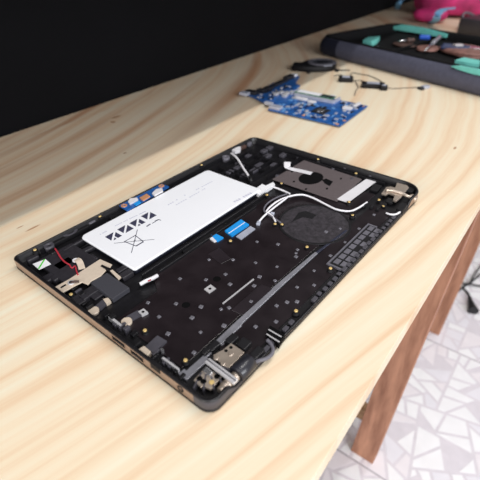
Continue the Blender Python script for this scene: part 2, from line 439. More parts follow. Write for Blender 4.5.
# battery
bat = empty('battery', (0, 0, 0)); bat.parent = lapt; bat['label'] = 'flat white battery with printed symbols'
BZ = .0115
c4 = [lap(84, 237.5, BZ), lap(206, 167.5, BZ), lap(257, 189, BZ), lap(136, 272.5, BZ)]
bx0 = (c4[0].x+c4[3].x)/2; bx1 = (c4[1].x+c4[2].x)/2; by1 = (c4[0].y+c4[1].y)/2; by0 = (c4[2].y+c4[3].y)/2
bcx, bcy = (bx0+bx1)/2, (by0+by1)/2; bw, bh = bx1-bx0, by1-by0
pk = MB()
o = lambda k: [(bcx+p[0], bcy+p[1]) for p in rounded(bw/2-k, bh/2-k, [.005, .006, .003, .003], 4)]
pk.loft([[(p[0], p[1], z) for p in o(k)] for z, k in ((BZ-.0022, 0), (BZ-.0010, 0), (BZ-.0003, .0004), (BZ, .0012))])
pk.slot = 3; pk.loft([[(p[0], p[1], z) for p in o(k)] for z, k in ((.0042, .0010), (BZ-.0021, .0008))])
pk.slot = 1
def printrect(mb, u0, v0, u1, v1, z=BZ): mb.prism([(u0, v0), (u1, v0), (u1, v1), (u0, v1)], z-.00005, z+.00006)
def pline(mb, a, b, w, z=BZ):
    a, b = Vector(a), Vector(b); t = (b-a).normalized(); n = Vector((-t.y, t.x))*w/2
    mb.prism([tuple(a+n), tuple(b+n), tuple(b-n), tuple(a-n)], z-.00005, z+.00006)
def bp(px, py): return lap(px, py, BZ).xy
# four warning squares, each a dark square crossed by a white diagonal
IC = [bp(113.5, 236.3), bp(125.5, 229), bp(137.5, 222.7), bp(148.8, 215.8)]
for i, c in enumerate(IC):
    s = .0062
    # triangles left of and right of the white slashes
    pk.prism([(c.x-s, c.y-s*.75), (c.x-s, c.y+s), (c.x+s*.75, c.y+s)], BZ-.00005, BZ+.00006)
    if i % 2 == 0: pk.prism([(c.x+s, c.y+s*.75), (c.x+s, c.y-s), (c.x+s*.15, c.y-s), (c.x+s*.15, c.y-s*.1)], BZ-.00005, BZ+.00006)
    pk.prism([(c.x-s*.75, c.y-s), (c.x-s*.1, c.y-s), (c.x-s*.1, c.y-s*.4)] if i % 2 == 0 else [(c.x-s*.75, c.y-s), (c.x+s, c.y-s), (c.x+s, c.y+s*.75)], BZ-.00005, BZ+.00006)
# crossed-out wheeled bin
B0 = bp(134.5, 241)
def rel(u, v): return (B0.x+u, B0.y+v)
for a, b, w in ((rel(-.008, .0072), rel(.008, .0072), .0010), (rel(-.007, .0072), rel(-.0048, -.0082), .0009), (rel(.007, .0072), rel(.0048, -.0082), .0009),
                (rel(-.0048, -.0082), rel(.0048, -.0082), .0016), (rel(-.0155, .0135), rel(.0145, -.0140), .0007), (rel(-.0150, -.0135), rel(.0155, .0140), .0007), (rel(-.0012, .0), rel(.002, .0006), .0012)):
    pline(pk, a, b, w)
# short marks beside the symbols
for a, b, w in ((bp(146.5, 226.5), bp(150.5, 224), .0016), (bp(152, 223.5), bp(155.5, 221.5), .0010), (bp(155, 221.3), bp(158.5, 219.6), .0016), (bp(158.3, 219.4), bp(161, 220.4), .0010)):
    pline(pk, a, b, w)
pk.slot = 2
def dashes(a, b, n, w):
    a, b = Vector(a), Vector(b)
    for i in range(n):
        if random.random() < .12: continue
        pline(pk, a.lerp(b, i/n), a.lerp(b, (i+.68)/n), w)
dashes(bp(115, 226), bp(146, 211), 22, .0016)
dashes(bp(100, 234.5), bp(107, 231), 6, .0018)
dashes(bp(168, 205), bp(186, 194.5), 9, .0016); dashes(bp(176, 205), bp(206, 188), 14, .0014); dashes(bp(196, 190), bp(213, 181), 9, .0014)
dashes(bp(234, 202), bp(252, 192.5), 8, .0034)
pk.build('pack', ['battery', 'print', 'faint', 'navy'], bat)
# battery connector flap and ears
part('connector_flap', 'white', [(253, 190.5), (262, 184), (266, 185.5), (273, 182), (275, 184), (259, 194.5)], .0052, .0098, parent=bat)

# rivets over the keyboard sheet
RZ = .0052
rv = MB(); rv.box((0, 0, .0006), (.0030, .0030, .0012), 0, .0005)
riv0 = None
RIV = [(180, 279), (206, 280), (148, 303), (176, 304), (159, 317), (201, 307), (168, 334), (200.5, 332.5), (194, 353), (257, 242), (278, 244.5), (297.5, 250),
       (255.5, 263), (277, 267), (296, 257), (275, 281), (259.5, 277), (254, 286), (251, 302), (229, 308), (221, 309.5), (230, 284.5), (225.5, 274.5), (233, 260),
       (224, 326), (209, 260), (276.5, 306), (297, 302), (297, 287.5), (276, 322), (314, 271), (314, 285.5), (255.5, 327), (374, 215), (359, 229), (345, 242.5),
       (330.5, 256), (287, 302.5), (296, 253.5), (240, 322), (192, 318), (222, 344), (340, 229), (326, 232)]
for i, q in enumerate(RIV):
    P = lap(q[0], q[1], RZ)
    if i == 0: riv0 = rv.build('rivet', 'rivet', lapt, (P.x, P.y, RZ-.0003))
    else:
        c = dup(riv0, (P.x, P.y, RZ-.0003), lapt, random.uniform(-.3, .3)); k = random.uniform(.85, 1.25); c.scale = (k, k, 1)
# brass screw inserts
sc = MB(); sc.cyl((0, 0, 0), .0026, .0016, 14); sc.slot = 1; sc.cyl((0, 0, .0012), .0018, .0011, 12, .0014)
scr = None
SCR = [(35, 250, .010), (100, 216.5, .010), (145, 330.5, .0064), (185.5, 360.5, .0064), (71, 294.5, .0075), (201.5, 165, .010), (275, 224, .006), (282, 224.5, .006), (307, 247, .006),
       (230.5, 241, .006), (352.5, 215, .0066), (296, 311, .007), (330.5, 268.5, .007), (281.5, 183.5, .006), (356, 173.5, .0085), (318, 159.3, .0095), (379, 200, .006), (383.5, 206, .006), (349, 202, .0072), (267, 195, .006)]
for i, (a, b, z) in enumerate(SCR):
    P = lap(a, b, z+.0015)
    if scr is None: scr = sc.build('screw', ['matte_black', 'brass'], lapt, (P.x, P.y, z)); scr['label'] = 'brass screw insert'; 
    else: c = dup(scr, (P.x, P.y, z), lapt)
# bosses under the raised screws
for (a, b, z) in SCR:
    if z > .0062:
        P = lap(a, b, z+.0015); MB().cyl((P.x, P.y, .0041), .0034, z-.0041+.0002, 14, .0028).build('screw_boss', 'matte_black', lapt)

# pressed details on the keyboard sheet
part('slot_edge', 'silver', [(223, 304), (222.3, 303), (253.3, 278.4), (254.2, 279.3)], .0051, .0058)
part('raised_panel', 'deck_light', [(231, 310), (261, 284), (275, 289), (246, 316)], .0051, .0059, bevel=.0004)
part('raised_panel', 'deck_light', [(208, 254), (219, 247.5), (231.5, 258.5), (221, 264)], .0051, .0058, bevel=.0003)
hp = MB(); pts = [(204, 289), (210.5, 284.3), (216, 288.4), (209.3, 293)]
hp.prism([tuple(q) for q in lz(pts, .006)], .0051, .006); hp.slot = 1; P = lap(210, 288.7, .006); hp.cyl((P.x, P.y, .0059), .0014, .0002, 12)
hp.build('ground_plate', ['silver', 'hole'], lapt)
for q in ((186, 305), (217, 279)): P = lap(*q, .0053); MB().cyl((P.x, P.y, .0051), .0036, .0003, 18).build('plug_hole', 'hole', lapt)

# fan recess: round mesh film with a dark logo patch
cp = lap(314.5, 223, .006)
MB().cyl((cp.x, cp.y, .0040), .0375, .0014, 48).build('fan_film', 'mesh_grey', lapt)
MB().ring((cp.x, cp.y), .0395, .0372, .004, .0060, 48).build('fan_recess_ring', 'matte_black', lapt)
part('film_patch', 'matte_black', [(291.5, 222), (299, 212), (306, 211), (316.5, 215), (312, 219), (303, 217)], .0053, .0055)
# hard-drive plate with keyhole cut-out
dp = MB()
dp.prism([tuple(q) for q in lz([(272.5, 179), (304, 160), (362, 179), (337, 201)], .0075)], .0060, .0075)
dp.build('drive_plate', 'plate', lapt, bevel=.0004)
kh = MB(); c = lap(311, 178, .0076)
kh.prism([(c.x+.0185*math.cos(2*math.pi*i/32), c.y+.0145*math.sin(2*math.pi*i/32)) for i in range(32)], .0072, .0077)
kh.prism([tuple(q) for q in lz([(322, 180), (325, 183.5), (329.5, 186), (333, 181.5), (326, 178.5)], .0077)], .0072, .0077)
kh.build('keyhole_opening', 'hole', lapt)
for q in ((341, 178.5), (327, 188.5), (294, 181.5), (292, 171.5), (306, 189)): P = lap(*q, .0077); box('plate_slot', 'hole', lapt, (P.x, P.y, .0076), (.0040, .0022, .0003), .3)
tp = MB(); tp.ribbon([tuple(lap(287.5, 162, .014)), tuple(lap(287.5, 167, .0110)), tuple(lap(292, 169, .0085)), tuple(lap(301, 171, .0080)), tuple(lap(311.5, 173.5, .0079))], .0085, .0003)
tp.build('tape_strip', 'offwhite', lapt)
part('white_sticker', 'offwhite', [(337, 199), (366, 179), (376.5, 181.3), (348, 202.6)], .0070, .0076)
for t in (.25, .45, .65, .8):
    a = Vector((340, 199.3)).lerp(Vector((367, 180.8)), t); P = lap(a.x, a.y, .0077); Q = lap(a.x+6, a.y+1.6, .0077)
# vent grille by the hinge side
vg = MB(); vu0, vu1, vv0, vv1 = -.002, .083, -.1285, -.1115
vg.prism([(vu0, vv0), (vu1, vv0), (vu1, vv1), (vu0, vv1)], .0050, .0058)
vg.slot = 1
for i in range(8):
    for j in range(2):
        u = vu0+.004+i*.0103; v = vv1-.0022-j*.0072
        if (i, j) in ((3, 1), (5, 1)): continue
        vg.prism([(u, v), (u+.0078, v), (u+.0078, v-.0052), (u, v-.0052)], .0056, .0064)
vg.build('vent_grille', ['matte_black', 'vent'], lapt)
vb = MB()
for (u0, v0, u1, v1) in ((vu0-.002, vv1, vu1+.002, vv1+.0016), (vu0-.002, vv0, vu0, vv1), (vu1, vv0+.008, vu1+.0018, vv1)): vb.prism([(u0, v0), (u1, v0), (u1, v1), (u0, v1)], .005, .0068)
vb.build('vent_frame', 'vent', lapt)
# low rough edge of the hinge side
for i in range(30):
    u = -.124+i*.0088
    if -.088 < u < -.062: continue
    box('hinge_side_clip', 'grey_plastic', lapt, (u, -.1262-random.uniform(0, .0012), .0062), (random.uniform(.004, .007), .0035, random.uniform(.001, .0026)), 0, .0003)

# ---- hinge by the near corner
hz = empty('near_hinge', (0, 0, 0)); hz.parent = lapt; hz['label'] = 'steel screen hinge with black barrel'
HZ = .0105
pl = MB()
pl.prism([tuple(q) for q in lz([(213, 355), (223, 349.5), (231, 343), (244.5, 352), (229, 368), (222, 365)], HZ)], .0085, HZ)
pl.slot = 1
for q in ((216, 358), (223, 363.5), (231, 354)): P = lap(*q, HZ); pl.cyl((P.x, P.y, HZ-.0002), .0024, .0009, 14, .0018)
pl.slot = 2
for q in ((226, 350.7), (231, 347.5)): P = lap(*q, HZ); pl.cyl((P.x, P.y, HZ-.0002), .0014, .0005, 12)
pl.build('mount_plate', ['steel', 'steel', 'hole'], hz, bevel=.0003)
p2 = MB()
p2.prism([tuple(q) for q in lz([(193.5, 380), (205, 367.5), (222, 376), (211, 389.5), (203, 386), (201, 387.5)], .0095)], .0075, .0095)
p2.slot = 1
for q in ((199.5, 378.5), (203.5, 381.5), (217, 376.5)): P = lap(*q, .0095); p2.cyl((P.x, P.y, .0093), .0022, .0005, 14)
p2.slot = 2
P = lap(211.7, 382.3, .0095); p2.cyl((P.x, P.y, .0093), .0019, .0008, 12)
p2.build('mount_plate', ['steel', 'hole', 'brass'], hz, bevel=.0003)
part('slider_block', 'chrome', [(202.5, 370), (206, 366), (213, 371.5), (210, 375.5)], .0095, .0125, bevel=.0005, parent=hz)
arm = MB(); a0 = lap(207, 359.5, .0140); a1 = lap(236, 381.5, .0140)
n = Vector((a1.y-a0.y, -(a1.x-a0.x), 0)).normalized()*.0023
m1 = a0.lerp(a1, .45)
arm.loft([[tuple(p+n+Vector((0, 0, h))), tuple(p-n+Vector((0, 0, h))), tuple(p-n-Vector((0, 0, .0022))), tuple(p+n-Vector((0, 0, .0022)))] for p, h in ((a0, 0), (m1, .0004), (a1, .0004))], smooth=False)
arm.slot = 1; n2 = n*.18
arm.loft([[tuple(p+n2+Vector((0, 0, .0008))), tuple(p-n2+Vector((0, 0, .0008))), tuple(p-n2), tuple(p+n2)] for p in (a0, m1, a1)], smooth=False)
arm.build('hinge_arm', ['silver', 'grey_plastic'], hz, bevel=.0004)
def axis_rod(name, m, u0, u1, v, z, r, rings=()):
    mb = MB(); n = 20
    prof = [(u0, r*.85), (u0+.0006, r)] + list(rings) + [(u1-.0006, r), (u1, r*.85)]
    mb.loft([[(u, v+q*math.cos(2*math.pi*i/n), z+q*math.sin(2*math.pi*i/n)) for i in range(n)] for u, q in prof])
    return mb.build(name, m, hz)
s0 = lap(219, 391, .0085); s1 = lap(235, 379, .0085); sv = (s0.y+s1.y)/2
rg = []
for i in range(5):
    u = s0.x+.004+i*.0028; rg += [(u, .0031), (u+.0002, .0038), (u+.0018, .0038), (u+.0020, .0031)]
axis_rod('hinge_shaft', 'steel', s0.x, s1.x+.004, sv, .0086, .0032, rg)
b0 = lap(237, 376, .0085); b1 = lap(254, 363.5, .0085)
axis_rod('hinge_barrel', 'barrel', b0.x, b1.x, (b0.y+b1.y)/2+.002, .0092, .0068)
P = lap(222, 391.5, .0085); MB().cyl((0, 0, 0), .0019, .001, 12).build('shaft_tip', 'blue', hz, (s0.x-.0006, sv, .0075)) if False else None
# black mouldings around the hinge
for (q, sx, sy, zt) in (((244, 343), .010, .009, .0095), ((207, 349), .010, .005, .0085), ((232, 338), .010, .007, .010), ((214, 345), .010, .006, .009), ((257, 352), .012, .007, .0095)):
    P = lap(*q, zt); box('hinge_block', 'black', lapt, (P.x, P.y, (.004+zt)/2), (sx, sy, zt-.004), random.uniform(-.05, .05), .0012)
ri = MB()
for i in range(6):
    a0 = R(200+i*16); c0 = Vector((-W/2+.030, -D/2+.030)); d = Vector((math.cos(a0), math.sin(a0)))
    a, b = c0+d*.012, c0+d*.026; t = Vector((-d.y, d.x))*.0006
    ri.prism([tuple(a+t), tuple(b+t), tuple(b-t), tuple(a-t)], .004, .0098)
c0 = Vector((-W/2+.030, -D/2+.030))
ri.build('corner_ribs', 'grey_plastic', lapt)
# grey antenna cable loop behind the barrel and the black connector
MB().tube([lap(250, 366, .009), lap(258, 361, .0075), lap(265, 359, .007), lap(271, 355, .007), lap(273, 349, .007), lap(270, 343, .0075), lap(267, 340, .008)], .0016).build('hinge_cable', 'wire_grey', lapt)
cn = MB(); cn.prism([tuple(q) for q in lz([(266, 333), (270, 325.5), (285, 334), (279, 344)], .0095)], .004, .0095)
cn.slot = 1
for a, b in (((268.5, 329.3), (281.5, 336.8)), ((266.5, 333.8), (279.5, 342))): pline(cn, lap(*a, .0096).xy, lap(*b, .0096).xy, .0012, .0095)
cn.build('screen_connector', ['hole', 'silver'], lapt)

# ---- far hinge by the rounded right corner
hf = empty('far_hinge', (0, 0, 0)); hf.parent = lapt; hf['label'] = 'bare steel screen hinge bracket'
fb = MB()
fb.prism([tuple(q) for q in lz([(381.5, 193), (386, 187), (391, 186.3), (395, 187.5), (397, 182.5), (407, 185), (409, 187.5), (405, 192), (401, 197), (396, 201), (393, 199.5), (395, 195), (389, 192.5), (386, 194.5)], .011)], .0085, .011)
fb.build('bracket', 'steel', hf, bevel=.0004)
MB().tube([lap(386, 190.5, .0122), lap(393, 191, .0125), lap(402, 193.5, .012), lap(408, 196.5, .011), (lap(414, 197.5, .0100))], .0020).build('hinge_rod', 'steel', hf)
MB().cyl((lap(413.5, 197.5, .009).x, lap(413.5, 197.5, .009).y, .0045), .0046, .0065, 16).build('pivot', 'steel', hf)
for q, sx, sy, zt in (((402, 206), .016, .008, .010), ((390, 200), .010, .008, .009), ((410, 189), .012, .010, .0105), ((376, 187), .016, .010, .0085), ((398, 211), .02, .004, .0075)):
    P = lap(*q, zt); box('hinge_block', 'matte_black', lapt, (P.x, P.y, (.004+zt)/2), (sx, sy, zt-.004), .1, .001)
MB().tube([lap(386, 213, .0075), lap(391, 214.5, .008), lap(396, 214.2, .008), lap(400, 212, .0078)], .0011).build('wire_end', 'wire_white', lapt)

# ---- left corner: speaker chamber, sticker, wires, bracket, pads
box('speaker_box', 'charcoal', lapt, (-.158, .086, .0070), (.040, .050, .0056), 0, .0015)
st = MB(); sp = [(32.5, 264), (45.5, 259), (51, 264), (39, 269.6)]
P4 = lz(sp, .0101); st.prism([tuple(q) for q in P4], .0096, .0101)
st.slot = 1; pline(st, lap(44.5, 259.3, .0101).xy, lap(38.5, 268.8, .0101).xy, .0016, .0101)
st.build('white_sticker', ['white', 'green'], lapt)
P = lap(49, 246, .0095); MB().ring((P.x, P.y), .0050, .0028, .004, .0110, 20).build('grommet', 'grey_plastic', lapt)
P = lap(53, 250.5, .0110); box('wire_holder', 'black', lapt, (P.x, P.y, .0075), (.008, .008, .007), .1, .001)
P = lap(70, 232, .0106); o_ = MB().ring((P.x, P.y), .0085, .0050, .0098, .0106, 24, .6); o_.build('oval_recess', 'grey_plastic', lapt)
P = lap(70, 232, .0100); box('front_ledge', 'matte_black', lapt, (P.x-.002, P.y, .0070), (.045, .011, .0058), 0, .0008)
P = lap(92, 221.5, .0105); box('light_guide', 'vent', lapt, (P.x, P.y, .0080), (.008, .004, .005), .1, .0012)
MB().tube([lap(55, 248.5, .0125), lap(58, 253, .012), lap(61, 258, .0110), lap(65, 262, .0106), lap(69, 264.5, .0112)], .0008).build('speaker_wire', 'wire_red', lapt)
MB().tube([lap(69, 264, .0110), lap(72, 268, .0105), lap(75, 266, .0105), lap(76.5, 271, .0105), lap(78, 275, .0105)], .0007).build('speaker_wire', 'wire_red', lapt)
for q, sx, sy, zt in (((64, 263), .018, .012, .0098), ((60, 273), .020, .010, .0095), ((88, 259), .016, .012, .009), ((48, 277), .016, .010, .0092), ((75, 243), .030, .004, .0100), ((90, 247), .020, .006, .0085), ((32, 257), .012, .006, .0110)):
    P = lap(*q, zt); box('inner_moulding', 'charcoal', lapt, (P.x, P.y, (.004+zt)/2), (sx, sy, zt-.004), random.uniform(-.1, .1), .0016)
BKZ = .0102
part('metal_bracket', 'bracket', [(54.5, 287), (69, 279), (82, 270.5), (100, 259), (112, 264.3), (110, 267.5), (103, 266.3), (106, 270), (101, 275.5), (91, 281), (88, 284.5), (82, 282), (75, 285.5), (61.5, 293)], .0090, BKZ, bevel=.0003)
part('bracket_slot', 'black', [(100.5, 266), (102, 264.5), (111, 268.8), (109, 270.8)], BKZ-.0004, BKZ+.0006)
part('bracket_strip', 'bracket', [(110, 270.5), (112.5, 269.6), (121, 277), (118.5, 279.5)], .0085, .0098)
bt = MB(); bt.ribbon([tuple(lap(76, 259.5, .0125)), tuple(lap(78.5, 260.5, .0128)), tuple(lap(80.5, 264, .0118)), tuple(lap(82, 269, .0108))], .0060, .0006); bt.build('bracket_tab', 'bracket', lapt)
P = lap(75.5, 259.8, .0125); MB().cyl((P.x, P.y, .0112), .0030, .0014, 16).build('tab_pivot', 'offwhite', lapt)
sk = MB(); P = lap(71, 282.5, .011); sk.cyl((P.x, P.y, .0098), .0030, .0016, 14); sk.slot = 1; sk.cyl((P.x, P.y, .0113), .0018, .0004, 12); sk.build('cable_socket', ['silver', 'chip'], lapt)
MB().tube([lap(71, 282.5, .0118), lap(75, 281.5, .012), lap(79, 281.5, .0112)], .0010).build('socket_wire', 'brown_dark', lapt)
part('foam_pad', 'pad', [(90.5, 282.5), (107, 272.5), (129.5, 287.5), (112.5, 299)], .0046, .0098, bevel=.0006)
for q, sx, sy, zt in (((88, 292), .028, .010, .0080), ((126, 273), .012, .008, .0095), ((122, 268), .012, .006, .0095), ((98, 293), .014, .010, .0065), ((79, 301), .010, .008, .0085), ((84, 296), .006, .008, .0095)):
    P = lap(*q, zt); box('inner_moulding', 'charcoal', lapt, (P.x, P.y, (.004+zt)/2), (sx, sy, zt-.004), random.uniform(-.05, .05), .001)

# ---- port edge (left side): clips, tabs, contact strips and port openings
def grey_tab(px0, px1, w, z=.0072):
    a, b = lap(*px0, z), lap(*px1, z); t = (b-a).xy.normalized(); n = Vector((-t.y, t.x))*w/2
    m_ = MB(); m_.prism([tuple(a.xy+n), tuple(b.xy+n), tuple(b.xy-n), tuple(a.xy-n)], .0048, z); m_.build('flex_strip', 'grey_plastic', lapt)
grey_tab((97, 308), (105, 301), .0066); grey_tab((128, 318.5), (140, 312), .0066); grey_tab((149, 350), (162, 338), .0100)
P = lap(93.5, 310, .0078); MB().cyl((P.x, P.y, .0046), .0044, .0032, 18).build('round_tab', 'bracket', lapt)
P = lap(126.5, 321, .0078); MB().cyl((P.x, P.y, .0046), .0044, .0032, 18).build('round_tab', 'bracket', lapt)
part('end_tab', 'bracket', [(103, 299), (108, 297.5), (111, 301), (106.5, 304)], .0046, .0074)
ep = MB(); ep.prism([tuple(q) for q in lz([(138, 311.5), (143.5, 308.3), (148, 312), (142, 315)], .0076)], .0046, .0076); ep.slot = 1; P = lap(143, 311.8, .0077); ep.cyl((P.x, P.y, .0075), .0013, .0002, 10); ep.build('end_tab', ['silver', 'hole'], lapt)
part('usb_tongue', 'bracket', [(137, 350), (144, 345.5), (151, 351.5), (146.5, 357)], .0046, .0092, bevel=.0004)
part('contact_strip', 'silver', [(108, 317), (110.5, 315.5), (122, 324.5), (120, 326)], .0055, .0096)
part('contact_strip', 'silver', [(161.5, 358), (163.5, 356.8), (179.5, 368.5), (178, 370)], .0055, .0096)
part('bright_screw', 'chrome', [(160, 349), (162.5, 347.7), (164, 350), (161.3, 351.5)], .0050, .0085)
for i in range(26):
    v = .070-i*.0066+random.uniform(-.001, .001)
    if random.random() < .12: continue
    zt = random.uniform(.0065, .0115)
    u = -W/2+random.uniform(.0065, .0155)
    box('edge_clip', random.choice(('black', 'black', 'matte_black', 'grey_plastic')), lapt, (u, v, (.004+zt)/2), (random.uniform(.003, .008), random.uniform(.002, .0045), zt-.004), 0, .0005)
# ports are set into the side band: dark mouth with a tongue
def port(name, qa, qb, h, zc, kind):
    a, b = lap(*qa, zc), lap(*qb, zc); vc, w = (a.y+b.y)/2, abs(a.y-b.y)
    m_ = MB(); m_.box((-W/2+.0012, vc, zc), (.0030, w, h)); m_.slot = 1
    if kind: m_.box((-W/2-.0004, vc, zc-h*.12), (.0006, w*.7, h*.22))
    m_.slot = 2
    for s in (-1, 1): m_.box((-W/2+.0002, vc, zc+s*(h/2+.0002)), (.0012, w+.0008, .0004)); m_.box((-W/2+.0002, vc+s*(w/2+.0002), zc), (.0012, .0004, h))
    m_.build(name, ['hole', 'chip', 'band_reflect'], lapt)
port('hdmi_port', (111, 338), (122.5, 348.5), .0046, .0090, True)
port('usb_port', (129, 352.5), (141.5, 362.5), .0046, .0090, True)
jk = MB(); P = lap(178, 391, .0090); n = 20
jk.loft([[(-W/2+x, P.y+q*math.cos(2*math.pi*i/n), .0088+q*math.sin(2*math.pi*i/n)) for i in range(n)] for x, q in ((.002, .0030), (-.0004, .0030), (-.0004, .0018), (.0018, .0018))])
jk.build('audio_jack', 'matte_black', lapt)
# notched gap in the band
nb = MB(); a, b = lap(163, 380, .009), lap(172, 384, .009)
a = lap(152, 366, .0100); box('band_notch', 'matte_black', lapt, (-W/2+.0010, a.y-.004, .0112), (.0030, .010, .0052))

# ---- front edge: blue button board
PZ = .0128
pb = empty('button_board', (0, 0, 0)); pb.parent = lapt; pb['label'] = 'small blue circuit board with copper pads'
part('board', 'pcb', [(118.5, 205), (161, 183.7), (169, 186.3), (127, 210.5)], .0112, PZ, parent=pb)
part('board_support', 'matte_black', [(120, 205.5), (160, 185.5), (167, 187), (127, 209.5)], .0041, .0112, parent=pb)
for q in ((124, 205.3), (161.3, 185.7)):
    P = lap(*q, PZ+.0006); r_ = MB().ring((P.x, P.y), .0036, .0016, PZ-.0002, PZ+.0006, 18); r_.build('copper_ring', 'copper', pb)
part('copper_pad', 'copper', [(139.5, 197.5), (146.5, 193.6), (150, 196), (143, 200.2)], PZ, PZ+.0016, parent=pb)
part('connector', 'offwhite', [(128, 201.3), (130, 198.3), (137, 197.5), (138, 199), (130, 203.5)], PZ, PZ+.0022, parent=pb)
part('connector', 'offwhite', [(152, 193), (156, 189), (162, 188), (163, 190.5), (154.5, 195)], PZ, PZ+.0022, parent=pb)
part('blue_tape', 'blue', [(133.5, 203.5), (139, 200.5), (141, 202.5), (136, 205.5)], PZ, PZ+.0008, parent=pb)
part('front_shelf', 'matte_black', [(104, 212.5), (120, 204), (129, 210), (112, 219)], .0045, .0080)
# blue ribbon tapes beside the battery
bt = MB(); bt.prism([tuple(q) for q in lz([(224.8, 230.5), (241, 219.3), (249, 224.3), (232, 235.5)], .0074)], .0052, .0074); bt.slot = 1
pline(bt, lap(228.6, 233.3, .0075).xy, lap(245, 222.2, .0075).xy, .0010, .0074); bt.build('ribbon_connector', ['blue', 'white'], lapt)
part('grey_label', 'component', [(236, 236.3), (250.5, 226), (255.3, 228.7), (241.2, 239.3)], .0052, .0062)
part('ribbon_end', 'blue', [(211, 235), (216, 233.8), (223.5, 237.3), (217, 241)], .0052, .0070)
part('ribbon_stiffener', 'offwhite', [(208.5, 237.5), (211.5, 235.3), (217, 240.8), (214, 241.5)], .0052, .0066)
# small white lead by the battery foot
wl = MB(); wl.tube([lap(140, 284.3, .0085), lap(146, 281, .0095), lap(152, 278.5, .0098), lap(157.5, 275.5, .0092)], .0019); wl.build('lead_sleeve', 'offwhite', lapt)
MB().tube([lap(148, 281, .0108), lap(151, 279.8, .0108)], .0006, smooth_path=False).build('lead_mark', 'wire_red', lapt)

# ---- top corner: speaker chamber with grey blocks, its cable
SB = [(247, 156, 250, 154), (265, 156.5, 270, 153.5), (256, 166, 262, 162.5), (235, 168, 243, 164), (228, 172, 232, 170), (251, 171, 259, 166.5), (262, 151, 266, 149), (268, 147.5, 271, 146), (281, 155, 285, 153), (242, 176, 246, 173.5), (237, 163.5, 241, 161.3), (272, 165, 276, 163)]
for (x0, y0, x1, y1) in SB:
    a, b = lap(x0, y0, .0085), lap(x1, y1, .0085)
    box('speaker_rib', 'grey_plastic', lapt, ((a.x+b.x)/2, (a.y+b.y)/2, .0062), (max(.010, (b-a).length), .0075, .0044), 0, .0008)
for i in range(5): box('speaker_wall', 'black', lapt, (.115, .108-i*.0145, .0066), (.088-i*.004, .0014, .0052))
for i in range(3): box('speaker_wall', 'black', lapt, (.086+i*.030, .080, .0066), (.0014, .060, .0052))
part('white_sticker', 'offwhite', [(231, 149.3), (235, 146.3), (241, 146.6), (240, 149.8), (235, 151)], .0060, .0108)
P = lap(226, 156.5, .0110); MB().ring((P.x, P.y), .0052, .0030, .004, .0110, 20).build('grommet', 'vent', lapt)
MB().tube([lap(231, 153.5, .0095), lap(235, 156, .0120), lap(239, 161, .0120), lap(243.5, 168.5, .0115), lap(248, 175, .0105), lap(250.5, 180.5, .0090)], .0014).build('speaker_cable', 'wire_white', lapt)
P = lap(249.5, 176.5, .0105); Q = lap(251.5, 182, .009); MB().tube([P, Q], .0020, smooth_path=False).build('cable_plug', 'wire_black', lapt)
P = lap(250, 141, .0115); box('top_pad', 'vent', lapt, (P.x-.004, P.y-.002, .0080), (.008, .005, .006), .2, .001)
P = lap(243, 146, .0095); box('top_pad', 'brown_dark', lapt, (P.x, P.y, .0070), (.012, .005, .005), 0, .001)
for q in ((281, 147), (333, 168), (334, 161), (306, 154.5), (277, 175), (352, 178), (298, 157), (345, 167), (262, 190), (370, 175)):
    P = lap(*q, .0085); box('small_block', 'grey_plastic', lapt, (P.x, P.y, .0062), (.0045, .0035, .0044), random.random(), .0008)
# walls around the drive bay
box('bay_rib', 'black', lapt, (.178, -.012, .0066), (.0016, .150, .0052)); box('bay_rib', 'black', lapt, (.140, .0385, .0066), (.075, .0016, .0052))
box('bay_rib', 'black', lapt, (.184, -.02, .0060), (.0014, .17, .004))

# ---- white antenna cables across the drive bay
def wire(name, pts, r, m='wire_white'): return MB().tube([lap(a, b, z) for a, b, z in pts], r).build(name, m, lapt)
wire('antenna_cable', [(272, 186.5, .0085), (279, 189, .0085), (285, 191.5, .0085), (290, 194, .0090)], .0012)
wire('antenna_cable', [(266, 212, .008), (270, 207, .0095), (278, 201, .0105), (289, 196.5, .0110), (302, 194.7, .0105), (313, 198, .0095), (323, 203, .0085), (334, 208.5, .0080), (342, 210.7, .0080), (351, 211, .0080), (359, 207.5, .0085), (367, 202.3, .0085)], .00112)
wire('antenna_cable', [(288, 196.5, .0118), (284, 200, .0110), (276, 206, .0100), (268, 212.5, .0090), (263, 217, .0085), (259.5, 221, .0080)], .0011)
wire('antenna_cable', [(264.5, 211.5, .0085), (269, 213.5, .0088), (273, 217, .0082), (275.5, 221.5, .0075)], .001)
wire('thin_black_cable', [(287, 194, .0105), (277, 197.5, .0100), (268, 203, .0095), (264, 209, .0090), (266, 213, .0088), (274, 218, .0080), (281, 223, .0075)], .0010, 'wire_grey')
P = lap(258.5, 222.3, .008); box('cable_plug', 'component', lapt, (P.x, P.y, .0066), (.006, .004, .003), .4, .0006)
P = lap(272.5, 212.5, .008); box('cable_clip', 'component', lapt, (P.x, P.y, .0062), (.004, .0045, .003), .4, .0006)
for q in ((352, 213), (365, 203.5), (372, 205.5), (378, 207.5), (385, 204)):
    P = lap(*q, .0090); box('cable_clip', 'matte_black', lapt, (P.x, P.y, .0066), (.006, .0035, .0050), .2, .0006)

